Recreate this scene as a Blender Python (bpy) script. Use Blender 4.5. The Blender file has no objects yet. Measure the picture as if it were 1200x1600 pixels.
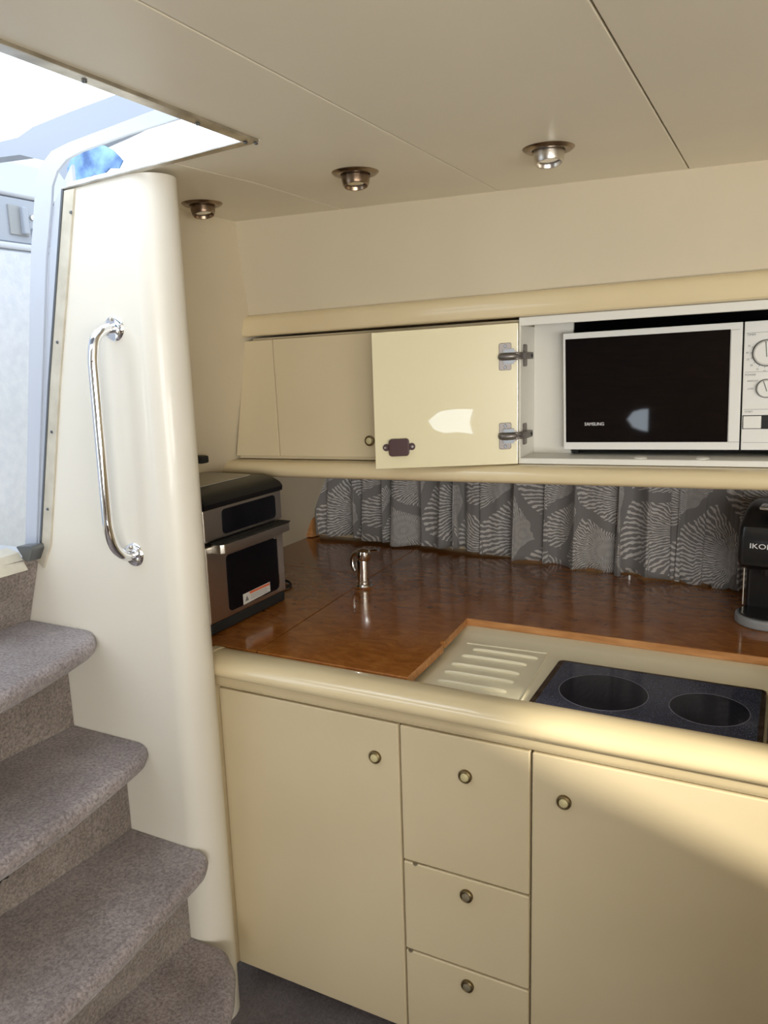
import bpy, bmesh, math, random
from mathutils import Vector, Matrix
random.seed(7)
S = bpy.context.scene
COL = S.collection
R = math.radians

# ------------------------------------------------------------------ camera
cam_d = bpy.data.cameras.new('camera'); cam = bpy.data.objects.new('camera', cam_d); COL.objects.link(cam)
cam_d.sensor_fit = 'VERTICAL'; cam_d.sensor_height = 24.0; cam_d.lens = 24.0 * 1216.12 / 1600.0
cr = Vector((0.88886542, 0.45714492, -0.03060711)); cu = Vector((-0.06130706, 0.18487497, 0.98084794)); cf = Vector((-0.45404814, 0.86996539, -0.19235518))
cam.matrix_world = Matrix(((cr.x, cu.x, -cf.x, 0), (cr.y, cu.y, -cf.y, 0), (cr.z, cu.z, -cf.z, 1.5), (0, 0, 0, 1)))
cam_d.clip_start = 0.02
S.camera = cam

# ------------------------------------------------------------------ world, sun, hatch daylight, added fill lamps, exposure
w = bpy.data.worlds.new('sky'); S.world = w; w.use_nodes = True
bg = w.node_tree.nodes['Background']; bg.inputs[0].default_value = (0.80, 0.90, 1.0, 1); bg.inputs[1].default_value = 2.1
S.view_settings.view_transform = 'Standard'; S.view_settings.look = 'None'; S.view_settings.gamma = 1.0
S.view_settings.use_curve_mapping = False
S.view_settings.exposure = 0.52

def area(name, loc, target, sx, sy, watts, color):
    d = bpy.data.lights.new(name, 'AREA'); d.shape = 'RECTANGLE'; d.size = sx; d.size_y = sy; d.energy = watts; d.color = color
    o = bpy.data.objects.new(name, d); COL.objects.link(o); o.location = loc
    o.rotation_euler = (Vector(target) - Vector(loc)).to_track_quat('-Z', 'Y').to_euler()
    return o
area('daylight_over_hatch', (-1.3, -0.3, 3.2), (-1.05, 0.75, 1.6), 2.0, 1.8, 15, (0.86, 0.93, 1.0))
area('rear_fill', (1.1, -1.72, 1.20), (0.2, 0.8, 1.80), 1.3, 1.0, 34, (1.0, 0.96, 0.89))  # added fill lamp, lights the cabin from behind the camera
area('side_fill', (1.89, -0.75, 1.12), (0.3, 0.3, 2.0), 0.9, 0.42, 15, (1.0, 0.96, 0.88))  # added fill lamp aimed up to brighten the ceiling
sun_d = bpy.data.lights.new('sun', 'SUN'); sun_d.energy = 5.0; sun_d.angle = R(1.3); sun_d.color = (1.0, 0.93, 0.78)
sun = bpy.data.objects.new('sun', sun_d); COL.objects.link(sun)
SUN_DIR = Vector((-1.0, 0.60, -0.42)).normalized()
sun.rotation_euler = SUN_DIR.to_track_quat('-Z', 'Y').to_euler()

# ------------------------------------------------------------------ materials
def mat(name, color, rough=0.5, metal=0.0, coat=0.0, spec=0.5, coat_rough=0.05):
    m = bpy.data.materials.new(name); m.use_nodes = True
    b = m.node_tree.nodes['Principled BSDF']
    b.inputs['Base Color'].default_value = (*color, 1); b.inputs['Roughness'].default_value = rough
    b.inputs['Metallic'].default_value = metal; b.inputs['Coat Weight'].default_value = coat
    b.inputs['Coat Roughness'].default_value = coat_rough; b.inputs['Specular IOR Level'].default_value = spec
    return m
def nodes(m): return m.node_tree.nodes, m.node_tree.links, m.node_tree.nodes['Principled BSDF']
def noise_color(m, c1, c2, scale, detail=4, stretch=(1, 1, 1), lo=0.35, hi=0.65, bump=0.0, bscale=None, bdist=0.002):
    N, L, b = nodes(m)
    tc = N.new('ShaderNodeTexCoord'); mp = N.new('ShaderNodeMapping'); mp.inputs['Scale'].default_value = stretch
    n = N.new('ShaderNodeTexNoise'); n.inputs['Scale'].default_value = scale; n.inputs['Detail'].default_value = detail
    r = N.new('ShaderNodeValToRGB'); r.color_ramp.elements[0].position = lo; r.color_ramp.elements[1].position = hi
    r.color_ramp.elements[0].color = (*c1, 1); r.color_ramp.elements[1].color = (*c2, 1)
    L.new(tc.outputs['Object'], mp.inputs[0]); L.new(mp.outputs[0], n.inputs['Vector'])
    L.new(n.outputs['Fac'], r.inputs[0]); L.new(r.outputs[0], b.inputs['Base Color'])
    if bump:
        n2 = N.new('ShaderNodeTexNoise'); n2.inputs['Scale'].default_value = bscale or scale; n2.inputs['Detail'].default_value = 3
        bp = N.new('ShaderNodeBump'); bp.inputs['Strength'].default_value = bump; bp.inputs['Distance'].default_value = bdist
        L.new(mp.outputs[0], n2.inputs['Vector']); L.new(n2.outputs['Fac'], bp.inputs['Height']); L.new(bp.outputs[0], b.inputs['Normal'])
    return m
M = {}
M['cream'] = noise_color(mat('cream_gelcoat', (0.67, 0.565, 0.37), 0.42, coat=0.15), (0.655, 0.55, 0.355), (0.685, 0.58, 0.385), 3.0)
M['cream_gloss'] = noise_color(mat('cream_gelcoat_gloss', (0.72, 0.60, 0.37), 0.25, coat=0.6), (0.70, 0.575, 0.355), (0.73, 0.61, 0.385), 3.0)
M['door_back'] = mat('yellowed_gloss_laminate', (0.84, 0.765, 0.50), 0.3, coat=0.9, coat_rough=0.008)
M['pillar'] = noise_color(mat('pale_laminate', (0.76, 0.70, 0.58), 0.38, coat=0.2), (0.73, 0.69, 0.60), (0.755, 0.715, 0.63), 2.5)
M['ceiling'] = noise_color(mat('vinyl_headliner', (0.70, 0.65, 0.54), 0.45, coat=0.12, coat_rough=0.25), (0.79, 0.725, 0.585), (0.83, 0.765, 0.625), 2.0)
M['wallvinyl'] = noise_color(mat('vinyl_wall', (0.70, 0.62, 0.48), 0.55), (0.60, 0.52, 0.38), (0.64, 0.56, 0.41), 2.5)
M['veneer'] = noise_color(mat('dark_veneer', (0.10, 0.06, 0.035), 0.35), (0.07, 0.04, 0.022), (0.14, 0.08, 0.045), 6, stretch=(1, 1, 12))
M['cushion'] = mat('beige_upholstery', (0.42, 0.34, 0.25), 0.85)
M['seam'] = mat('seam_shadow', (0.09, 0.075, 0.055), 0.9)
M['white'] = mat('white_laminate', (0.74, 0.72, 0.66), 0.45)
M['gelwhite'] = mat('white_gelcoat', (0.50, 0.53, 0.60), 0.3, coat=0.3)
M['gelgrey'] = mat('grey_gelcoat', (0.33, 0.36, 0.42), 0.45)
M['gelpebble'] = noise_color(mat('pebbled_gelcoat', (0.80, 0.83, 0.9), 0.5), (0.54, 0.57, 0.65), (0.60, 0.63, 0.70), 40, bump=0.5, bscale=90)
M['chrome'] = mat('chrome', (0.86, 0.87, 0.9), 0.06, 1.0)
M['steel'] = noise_color(mat('brushed_steel', (0.62, 0.58, 0.53), 0.3, 1.0), (0.58, 0.55, 0.50), (0.68, 0.64, 0.59), 120, stretch=(1, 1, 30))
M['alu'] = noise_color(mat('worn_aluminium', (0.55, 0.52, 0.46), 0.32, 1.0), (0.42, 0.39, 0.34), (0.62, 0.59, 0.53), 25, stretch=(1, 1, 1))
M['alucream'] = noise_color(mat('cream_anodised_strip', (0.62, 0.57, 0.46), 0.4, 0.3), (0.56, 0.51, 0.41), (0.68, 0.63, 0.52), 20)
M['darkalu'] = mat('dark_anodised_metal', (0.16, 0.17, 0.18), 0.35, 0.8)
M['hinge'] = mat('nickel_hinge', (0.20, 0.18, 0.168), 0.40, 0.8)
M['blackcap'] = mat('black_moulded_plastic', (0.008, 0.008, 0.009), 0.35, spec=0.18)
M['brassdull'] = mat('dull_brass', (0.36, 0.31, 0.21), 0.4, 0.5)
M['blackscreen'] = mat('black_screen', (0.004, 0.004, 0.006), 0.12, spec=0.2)
M['bronze'] = noise_color(mat('aged_bronze', (0.22, 0.16, 0.11), 0.3, 1.0), (0.16, 0.11, 0.075), (0.34, 0.26, 0.19), 30)
M['brass'] = mat('brass', (0.72, 0.64, 0.36), 0.4, 0.25)
M['brassdark'] = mat('tarnished_brass', (0.20, 0.15, 0.075), 0.45, 0.9)
M['black'] = mat('black_plastic', (0.010, 0.010, 0.011), 0.28, coat=0.15)
M['blackmatte'] = mat('black_matte', (0.01, 0.01, 0.01), 0.7)
M['blackglass'] = mat('black_glass', (0.003, 0.003, 0.004), 0.03, spec=1.0)
M['void'] = mat('unlit_depth_black', (0.004, 0.004, 0.004), 0.9, spec=0.1)  # near-black colour stands in for unlit depth in the bay and gaps
M['mwwhite'] = mat('white_appliance_plastic', (0.74, 0.73, 0.69), 0.4)
M['print'] = mat('grey_print', (0.16, 0.16, 0.16), 0.6)
M['printwhite'] = mat('white_print', (0.85, 0.85, 0.85), 0.5)
M['greytray'] = mat('grey_plastic', (0.28, 0.29, 0.30), 0.35)
M['brown'] = mat('brown_plastic', (0.055, 0.018, 0.018), 0.45)
M['lid'] = mat('grey_lid', (0.36, 0.33, 0.27), 0.5)
M['label'] = mat('paper_label', (0.62, 0.60, 0.56), 0.6)
M['labelred'] = mat('orange_print', (0.70, 0.14, 0.04), 0.6)
M['edge'] = noise_color(mat('wood_edge_lipping', (0.52, 0.24, 0.08), 0.5), (0.42, 0.18, 0.055), (0.58, 0.29, 0.11), 14, stretch=(1, 6, 6))
M['tray'] = mat('cream_tray', (0.80, 0.74, 0.55), 0.35, coat=0.3)
M['mottledblue'] = noise_color(mat('mottled_blue', (0.15, 0.32, 0.62), 0.3), (0.05, 0.12, 0.30), (0.28, 0.50, 0.85), 18)
def glass_mat():
    m = mat('clear_acrylic', (1, 1, 1), 0.02); b = m.node_tree.nodes['Principled BSDF']
    b.inputs['Transmission Weight'].default_value = 1.0; b.inputs['IOR'].default_value = 1.02; return m
M['acrylic'] = glass_mat()
M['door_back'].node_tree.nodes['Principled BSDF'].inputs['Coat IOR'].default_value = 2.1

def wood():
    m = mat('burl_veneer', (0.3, 0.1, 0.02), 0.16, coat=0.45, coat_rough=0.06); N, L, b = nodes(m)
    tc = N.new('ShaderNodeTexCoord')
    mp = N.new('ShaderNodeMapping'); mp.inputs['Scale'].default_value = (1, 1.9, 1)
    n1 = N.new('ShaderNodeTexNoise'); n1.inputs['Scale'].default_value = 13; n1.inputs['Detail'].default_value = 8; n1.inputs['Roughness'].default_value = 0.68; n1.inputs['Distortion'].default_value = 1.3
    r1 = N.new('ShaderNodeValToRGB'); e = r1.color_ramp.elements
    e[0].position = 0.26; e[0].color = (0.19, 0.065, 0.012, 1); e[1].position = 0.74; e[1].color = (0.42, 0.175, 0.038, 1)
    k = e.new(0.46); k.color = (0.30, 0.098, 0.018, 1)
    n2 = N.new('ShaderNodeTexNoise'); n2.inputs['Scale'].default_value = 44; n2.inputs['Detail'].default_value = 5; n2.inputs['Distortion'].default_value = 2.0
    r2 = N.new('ShaderNodeValToRGB'); r2.color_ramp.elements[0].position = 0.30; r2.color_ramp.elements[0].color = (0.45, 0.4, 0.36, 1)
    r2.color_ramp.elements[1].position = 0.42; r2.color_ramp.elements[1].color = (1, 1, 1, 1)
    mx = N.new('ShaderNodeMixRGB'); mx.blend_type = 'MULTIPLY'; mx.inputs[0].default_value = 0.2
    L.new(tc.outputs['Object'], mp.inputs[0]); L.new(mp.outputs[0], n1.inputs['Vector']); L.new(mp.outputs[0], n2.inputs['Vector'])
    L.new(n1.outputs['Fac'], r1.inputs[0]); L.new(n2.outputs['Fac'], r2.inputs[0])
    L.new(r1.outputs[0], mx.inputs[1]); L.new(r2.outputs[0], mx.inputs[2]); L.new(mx.outputs[0], b.inputs['Base Color'])
    bp = N.new('ShaderNodeBump'); bp.inputs['Strength'].default_value = 0.03; bp.inputs['Distance'].default_value = 0.01
    n3 = N.new('ShaderNodeTexNoise'); n3.inputs['Scale'].default_value = 9; n3.inputs['Detail'].default_value = 2
    L.new(tc.outputs['Object'], n3.inputs['Vector']); L.new(n3.outputs['Fac'], bp.inputs['Height']); L.new(bp.outputs[0], b.inputs['Normal'])
    return m
M['wood'] = wood()

def carpet(name, c1, c2, c3):
    m = mat(name, c1, 0.95, spec=0.1); N, L, b = nodes(m)
    b.inputs['Sheen Weight'].default_value = 0.35; b.inputs['Sheen Roughness'].default_value = 0.5
    tc = N.new('ShaderNodeTexCoord')
    n1 = N.new('ShaderNodeTexNoise'); n1.inputs['Scale'].default_value = 7; n1.inputs['Detail'].default_value = 5; n1.inputs['Roughness'].default_value = 0.6
    r1 = N.new('ShaderNodeValToRGB'); r1.color_ramp.elements[0].position = 0.3; r1.color_ramp.elements[0].color = (*c1, 1)
    r1.color_ramp.elements[1].position = 0.68; r1.color_ramp.elements[1].color = (*c2, 1)
    n2 = N.new('ShaderNodeTexNoise'); n2.inputs['Scale'].default_value = 170; n2.inputs['Detail'].default_value = 5; n2.inputs['Roughness'].default_value = 0.7
    r2 = N.new('ShaderNodeValToRGB'); r2.color_ramp.elements[0].position = 0.34; r2.color_ramp.elements[0].color = (*c3, 1)
    r2.color_ramp.elements[1].position = 0.62; r2.color_ramp.elements[1].color = (1, 1, 1, 1)
    mx = N.new('ShaderNodeMixRGB'); mx.blend_type = 'MULTIPLY'; mx.inputs[0].default_value = 0.85
    bp = N.new('ShaderNodeBump'); bp.inputs['Strength'].default_value = 0.9; bp.inputs['Distance'].default_value = 0.004
    for n in (n1, n2): L.new(tc.outputs['Object'], n.inputs['Vector'])
    L.new(n1.outputs['Fac'], r1.inputs[0]); L.new(n2.outputs['Fac'], r2.inputs[0]); L.new(r1.outputs[0], mx.inputs[1]); L.new(r2.outputs[0], mx.inputs[2])
    L.new(mx.outputs[0], b.inputs['Base Color']); L.new(n2.outputs['Fac'], bp.inputs['Height']); L.new(bp.outputs[0], b.inputs['Normal'])
    return m
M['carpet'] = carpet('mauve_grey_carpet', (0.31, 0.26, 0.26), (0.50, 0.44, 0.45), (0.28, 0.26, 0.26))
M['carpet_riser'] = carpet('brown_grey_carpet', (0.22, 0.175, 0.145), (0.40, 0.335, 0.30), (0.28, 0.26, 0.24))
M['carpet_floor'] = carpet('dark_grey_carpet', (0.13, 0.11, 0.12), (0.21, 0.18, 0.195), (0.42, 0.40, 0.40))

def hob_mat():
    m = mat('speckled_hob_glass', (0.02, 0.022, 0.04), 0.13, coat=0.4); N, L, b = nodes(m)
    tc = N.new('ShaderNodeTexCoord'); n = N.new('ShaderNodeTexNoise'); n.inputs['Scale'].default_value = 420; n.inputs['Detail'].default_value = 2
    r = N.new('ShaderNodeValToRGB'); r.color_ramp.elements[0].position = 0.58; r.color_ramp.elements[0].color = (0.036, 0.040, 0.066, 1)
    r.color_ramp.elements[1].position = 0.72; r.color_ramp.elements[1].color = (0.22, 0.24, 0.33, 1)
    L.new(tc.outputs['Object'], n.inputs['Vector']); L.new(n.outputs['Fac'], r.inputs[0]); L.new(r.outputs[0], b.inputs['Base Color'])
    return m
M['hob'] = hob_mat()
M['burner'] = noise_color(mat('burner_zone', (0.004, 0.005, 0.012), 0.16, coat=0.3), (0.003, 0.004, 0.009), (0.02, 0.023, 0.05), 300, lo=0.5, hi=0.75)
M['ring'] = mat('ring_print', (0.16, 0.16, 0.19), 0.3)

def curtain_mat():
    m = mat('coral_print_curtain', (0.2, 0.2, 0.2), 0.8, spec=0.2); N, L, b = nodes(m)
    b.inputs['Sheen Weight'].default_value = 0.2
    uv = N.new('ShaderNodeUVMap'); uv.uv_map = 'UVMap'
    v = N.new('ShaderNodeTexVoronoi'); v.voronoi_dimensions = '2D'; v.inputs['Scale'].default_value = 4.6; v.inputs['Randomness'].default_value = 0.75
    ve = N.new('ShaderNodeTexVoronoi'); ve.voronoi_dimensions = '2D'; ve.feature = 'DISTANCE_TO_EDGE'; ve.inputs['Scale'].default_value = 4.6; ve.inputs['Randomness'].default_value = 0.75
    nz = N.new('ShaderNodeTexNoise'); nz.inputs['Scale'].default_value = 38; nz.inputs['Detail'].default_value = 3
    dis = N.new('ShaderNodeMixRGB'); dis.blend_type = 'LINEAR_LIGHT'; dis.inputs[0].default_value = 0.010
    L.new(uv.outputs[0], dis.inputs[1]); L.new(uv.outputs[0], nz.inputs['Vector']); L.new(nz.outputs['Color'], dis.inputs[2])
    L.new(dis.outputs[0], v.inputs['Vector']); L.new(dis.outputs[0], ve.inputs['Vector'])
    sub = N.new('ShaderNodeVectorMath'); sub.operation = 'SUBTRACT'
    L.new(dis.outputs[0], sub.inputs[0]); L.new(v.outputs['Position'], sub.inputs[1])
    off = N.new('ShaderNodeVectorMath'); off.operation = 'ADD'; off.inputs[1].default_value = (-0.085, 0.02, 0)
    L.new(sub.outputs[0], off.inputs[0])
    sp = N.new('ShaderNodeSeparateXYZ'); L.new(off.outputs[0], sp.inputs[0])
    def math_(op, a=None, bb=None):
        n = N.new('ShaderNodeMath'); n.operation = op
        for i, x in enumerate((a, bb)):
            if x is None: continue
            if isinstance(x, (int, float)): n.inputs[i].default_value = x
            else: L.new(x, n.inputs[i])
        return n.outputs[0]
    at = math_('ARCTAN2', sp.outputs[1], sp.outputs[0])
    s = math_('SINE', math_('MULTIPLY', at, 74.0))
    ln = N.new('ShaderNodeVectorMath'); ln.operation = 'LENGTH'; L.new(off.outputs[0], ln.inputs[0])
    s2 = math_('SINE', math_('MULTIPLY', ln.outputs['Value'], 330.0))
    line = math_('GREATER_THAN', math_('ADD', s, math_('MULTIPLY', s2, 0.22)), 0.22)
    edge = math_('GREATER_THAN', ve.outputs['Distance'], 0.07)
    f = math_('MULTIPLY', line, edge)
    mx = N.new('ShaderNodeMixRGB'); mx.inputs[1].default_value = (0.21, 0.20, 0.195, 1); mx.inputs[2].default_value = (0.55, 0.53, 0.51, 1)
    L.new(f, mx.inputs[0]); L.new(mx.outputs[0], b.inputs['Base Color'])
    bp = N.new('ShaderNodeBump'); bp.inputs['Strength'].default_value = 0.3; bp.inputs['Distance'].default_value = 0.002
    L.new(f, bp.inputs['Height']); L.new(bp.outputs[0], b.inputs['Normal'])
    return m
M['curtain'] = curtain_mat()

# ------------------------------------------------------------------ mesh helpers
def BM(): return bmesh.new()
def box(bm, x0, x1, y0, y1, z0, z1):
    vs = [bm.verts.new(p) for p in ((x0,y0,z0),(x1,y0,z0),(x1,y1,z0),(x0,y1,z0),(x0,y0,z1),(x1,y0,z1),(x1,y1,z1),(x0,y1,z1))]
    for f in ((0,3,2,1),(4,5,6,7),(0,1,5,4),(1,2,6,5),(2,3,7,6),(3,0,4,7)): bm.faces.new([vs[i] for i in f])
    return vs
def prism(bm, pts, ax, a, b):
    """extrude the 2-D polygon pts along axis ax from a to b"""
    def P(p, t): return {'x': (t, p[0], p[1]), 'y': (p[0], t, p[1]), 'z': (p[0], p[1], t)}[ax]
    A = [bm.verts.new(P(p, a)) for p in pts]; B = [bm.verts.new(P(p, b)) for p in pts]
    n = len(pts); bm.faces.new(A); bm.faces.new(B[::-1])
    for i in range(n): bm.faces.new((A[i], B[i], B[(i+1) % n], A[(i+1) % n]))
    return A + B
def quadloft(bm, A, B, thick):
    """solid sheet between two polylines, thickened by vector"""
    t = Vector(thick); A = [Vector(p) for p in A]; B = [Vector(p) for p in B]
    rows = [[bm.verts.new(p) for p in A], [bm.verts.new(p) for p in B], [bm.verts.new(p+t) for p in B], [bm.verts.new(p+t) for p in A]]
    n = len(A)
    for k in range(4):
        r0, r1 = rows[k], rows[(k+1) % 4]
        for i in range(n-1): bm.faces.new((r0[i], r0[i+1], r1[i+1], r1[i]))
    bm.faces.new([rows[k][0] for k in range(4)]); bm.faces.new([rows[k][-1] for k in (3, 2, 1, 0)])
def frame_of(d):
    d = Vector(d).normalized(); u = d.orthogonal().normalized(); return u, d.cross(u)
def lathe(bm, prof, c=(0,0,0), axis=(0,0,1), seg=32):
    """prof = (radius, distance along the axis) list, closed at r=0 ends"""
    c = Vector(c); ax = Vector(axis).normalized(); u, v = frame_of(ax); rings = []
    for r, h in prof:
        if r < 1e-6: rings.append([bm.verts.new(c + ax*h)])
        else: rings.append([bm.verts.new(c + ax*h + (u*math.cos(2*math.pi*i/seg) + v*math.sin(2*math.pi*i/seg))*r) for i in range(seg)])
    for a, b in zip(rings, rings[1:]):
        if len(a) == 1 and len(b) == 1: continue
        for i in range(seg):
            j = (i+1) % seg
            if len(a) == 1: bm.faces.new((a[0], b[i], b[j]))
            elif len(b) == 1: bm.faces.new((a[i], a[j], b[0]))
            else: bm.faces.new((a[i], a[j], b[j], b[i]))
def smooth_path(pts, n=8):
    P = [Vector(p) for p in pts]; out = []
    for i in range(len(P)-1):
        p0 = P[max(i-1, 0)]; p1 = P[i]; p2 = P[i+1]; p3 = P[min(i+2, len(P)-1)]
        for k in range(n):
            t = k/n
            out.append(0.5*((2*p1) + (p2-p0)*t + (2*p0-5*p1+4*p2-p3)*t*t + (3*p1-p0-3*p2+p3)*t**3))
    out.append(P[-1]); return out
def tube(bm, path, r, seg=12):
    P = [Vector(p) for p in path]; n = len(P)
    rr = r if isinstance(r, (list, tuple)) else [r]*n
    u = None; rings = []
    for i in range(n):
        t = (P[min(i+1, n-1)] - P[max(i-1, 0)]).normalized()
        u = t.orthogonal().normalized() if u is None else (u - t*u.dot(t)).normalized()
        v = t.cross(u)
        rings.append([bm.verts.new(P[i] + (u*math.cos(2*math.pi*k/seg)+v*math.sin(2*math.pi*k/seg))*rr[i]) for k in range(seg)])
    for a, b in zip(rings, rings[1:]):
        for k in range(seg): bm.faces.new((a[k], a[(k+1) % seg], b[(k+1) % seg], b[k]))
    bm.faces.new(rings[0][::-1]); bm.faces.new(rings[-1])
def bevel(bm, w, seg=3, sel=None, ang=30):
    bmesh.ops.recalc_face_normals(bm, faces=bm.faces)
    es = [e for e in bm.edges if len(e.link_faces) == 2 and e.calc_face_angle(0) > R(ang) and (sel is None or sel(e))]
    bmesh.ops.bevel(bm, geom=es, offset=w, segments=seg, profile=0.5, affect='EDGES', clamp_overlap=True)
    return bm
def rect_round(x0, x1, z0, z1, r, n=5):
    pts = []
    for cx, cz, a0 in ((x1-r, z1-r, 0), (x0+r, z1-r, 90), (x0+r, z0+r, 180), (x1-r, z0+r, 270)):
        for k in range(n+1):
            a = R(a0 + 90*k/n); pts.append((cx + r*math.cos(a), cz + r*math.sin(a)))
    return pts
def world_origin(o):
    v = Vector((0, 0, 0))
    while o is not None: v += Vector(o.location); o = o.parent
    return v
def obj(name, bm, m, parent=None, local=False, smooth=True, sharp=35, wn=True, label=None):
    bmesh.ops.recalc_face_normals(bm, faces=bm.faces)
    if parent is None and not local:
        xs = [v.co for v in bm.verts]
        org = Vector((sum(v.x for v in xs)/len(xs), sum(v.y for v in xs)/len(xs), min(v.z for v in xs)))
    else: org = Vector((0, 0, 0)) if local else world_origin(parent)
    bmesh.ops.translate(bm, verts=bm.verts, vec=-org)
    me = bpy.data.meshes.new(name); bm.to_mesh(me); bm.free()
    if smooth:
        me.polygons.foreach_set('use_smooth', [True]*len(me.polygons)); me.set_sharp_from_angle(angle=R(sharp))
    me.materials.append(M[m] if isinstance(m, str) else m)
    o = bpy.data.objects.new(name, me); COL.objects.link(o)
    if parent is not None: o.parent = parent
    elif not local: o.location = org
    if smooth and wn:
        k = o.modifiers.new('normals', 'WEIGHTED_NORMAL'); k.keep_sharp = True
    if label: o['label'] = label
    return o
def thing(name, label, cat, loc=(0,0,0), rot=(0,0,0), group=None):
    o = bpy.data.objects.new(name, None); COL.objects.link(o); o.location = loc; o.rotation_euler = rot
    o.empty_display_size = 0.05; o['label'] = label; o['category'] = cat
    if group: o['group'] = group
    return o
def tag(o, label, cat, group=None):
    o['label'] = label; o['category'] = cat
    if group: o['group'] = group
    return o
def struct(name, bm, m, label, cat='structure', **k):
    o = obj(name, bm, m, **k); o['kind'] = 'structure'; o['label'] = label; o['category'] = cat; return o
def text(name, body, size, m, parent, loc, rot, local=True, align='LEFT', ext=0.0003, sx=1.0):
    c = bpy.data.curves.new(name, 'FONT'); c.body = body; c.size = size; c.extrude = ext; c.align_x = align; c.align_y = 'CENTER'; c.resolution_u = 3
    t = bpy.data.objects.new(name, c); COL.objects.link(t)
    bpy.context.view_layer.update()
    me = bpy.data.meshes.new_from_object(t.evaluated_get(bpy.context.evaluated_depsgraph_get()))
    bpy.data.objects.remove(t); bpy.data.curves.remove(c)
    o = bpy.data.objects.new(name, me); COL.objects.link(o); me.materials.clear(); me.materials.append(M[m])
    o.parent = parent; o.location = Vector(loc) - (Vector((0,0,0)) if local else world_origin(parent)); o.rotation_euler = rot; o.scale = (sx, 1, 1)
    return o
FACE_CAM = (R(90), 0, 0)

CZ = 1.87           # ceiling height
def yback(x): return 1.755 + 0.075*(x + 1.32)
HX0, HX1, HY0, HY1 = -1.30, -0.826, 0.10, 1.155    # hatch opening

# ------------------------------------------------------------------ floor
bm = BM(); box(bm, -1.9, 1.95, -1.75, 2.6, -0.05, 0.0)
struct('floor', bm, 'carpet_floor', 'dark grey carpeted cabin floor at the foot of the base cabinets', 'floor', smooth=False)

# ------------------------------------------------------------------ ceiling with separate panels
bm = BM()
for (x0, x1, y0, y1) in ((-1.36, -0.83, 1.32, 2.6), (-0.83, 1.95, HY1+0.03, 2.6), (-0.80, 1.95, -1.75, HY1+0.03), (-1.66, -0.80, -1.75, HY0-0.02)):
    box(bm, x0, x1, y0, y1, CZ+0.006, CZ+0.014)
def cz(x, z, y): return z - max(0.0, -0.83 - x)*0.048*min(1.0, max(0.0, (1.42 - y)/0.26))      # the headliner dips at the hatch corner
def cuts(bm):
    for co, no in (((-0.83, 0, 0), (1, 0, 0)), ((0, 1.42, 0), (0, 1, 0))):
        bmesh.ops.bisect_plane(bm, geom=bm.verts[:] + bm.edges[:] + bm.faces[:], plane_co=co, plane_no=no)
cuts(bm)
for v in bm.verts:
    if v.co.y > 1.15: v.co.z += 0.004
ceil = struct('ceiling', bm, 'seam', 'cream vinyl cabin ceiling in lined panels', 'ceiling', smooth=False)
def panel(pts, i):
    bm = BM(); prism(bm, pts, 'z', CZ, CZ+0.012); bevel(bm, 0.0025, 2)
    cuts(bm)
    for v in bm.verts: v.co.z = cz(v.co.x, v.co.z, v.co.y)
    o = obj('ceiling_panel', bm, 'ceiling', ceil); return o
g = 0.0012
xs = [-1.40, -1.022, -0.622, -0.216, 0.19, 0.60, 1.0, 1.4, 1.95]
panel([(xs[0], HY1+0.11), (-1.29, HY1+0.012), (xs[1]-g, HY1+0.012), (xs[1]-g, yback(xs[1])+.02), (xs[0], yback(xs[0])+.02)], 0)
panel([(xs[1]+g, HY1+0.012), (HX1+0.003, HY1+.012), (HX1+0.003, -1.75), (xs[2]-g, -1.75), (xs[2]-g, yback(xs[2])+.02), (xs[1]+g, yback(xs[1])+.02)], 1)
for i in range(2, len(xs)-1):
    panel([(xs[i]+g, -1.75), (xs[i+1]-g, -1.75), (xs[i+1]-g, yback(xs[i+1])+.02), (xs[i]+g, yback(xs[i])+.02)], i)

# ------------------------------------------------------------------ walls
# back wall above the upper cabinets, slightly fanned
bm = BM()
xa = [-1.42, -1.0, -0.5, 0.0, 0.6, 1.95]
quadloft(bm, [(x, yback(x), CZ+0.01) for x in xa], [(x, 1.800, 1.60 + 0.018*(x+.9)) for x in xa], (0, 0.02, 0))
struct('wall_back', bm, 'wallvinyl', 'plain cream wall panel between the ceiling and the upper cabinets', 'wall')
# left end wall of the galley, flaring outwards below
bm = BM()
prof = [(-1.332, CZ+.01), (-1.335, 1.63), (-1.372, 1.43), (-1.412, 1.24), (-1.49, 1.04), (-1.565, 0.86), (-1.60, 0.0)]
quadloft(bm, [(x, 1.25, z) for x, z in prof], [(x, 2.58, z) for x, z in prof], (-0.03, 0, 0))
wl = struct('wall_left', bm, 'wallvinyl', 'cream end wall of the galley behind the black oven', 'wall')
# hull wall behind the curtains
def yhull(x):
    pts = [(-1.9, 2.45), (-1.55, 2.43), (-.89, 2.40), (-.40, 2.33), (-.09, 2.27), (0.4, 2.16), (1.95, 1.9)]
    for (a, b), (c, d) in zip(pts, pts[1:]):
        if x <= c: return b + (d-b)*(x-a)/(c-a)
    return pts[-1][1]
WX0, WX1 = -0.80, -0.22
bm = BM()
def hull(x0, x1, z0, z1, n=4):
    xx = [x0 + (x1-x0)*k/n for k in range(n+1)]
    quadloft(bm, [(x, yhull(x), z0) for x in xx], [(x, yhull(x), z1) for x in xx], (0, 0.03, 0))
hull(-1.7, WX0, 0.80, 1.88); hull(WX0, WX1, 0.80, 0.95); hull(WX0, WX1, 1.08, 1.88); hull(WX1, 1.95, 0.80, 1.88)
struct('wall_hull', bm, 'cream', 'hull side wall behind the pleated curtains', 'wall')
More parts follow.
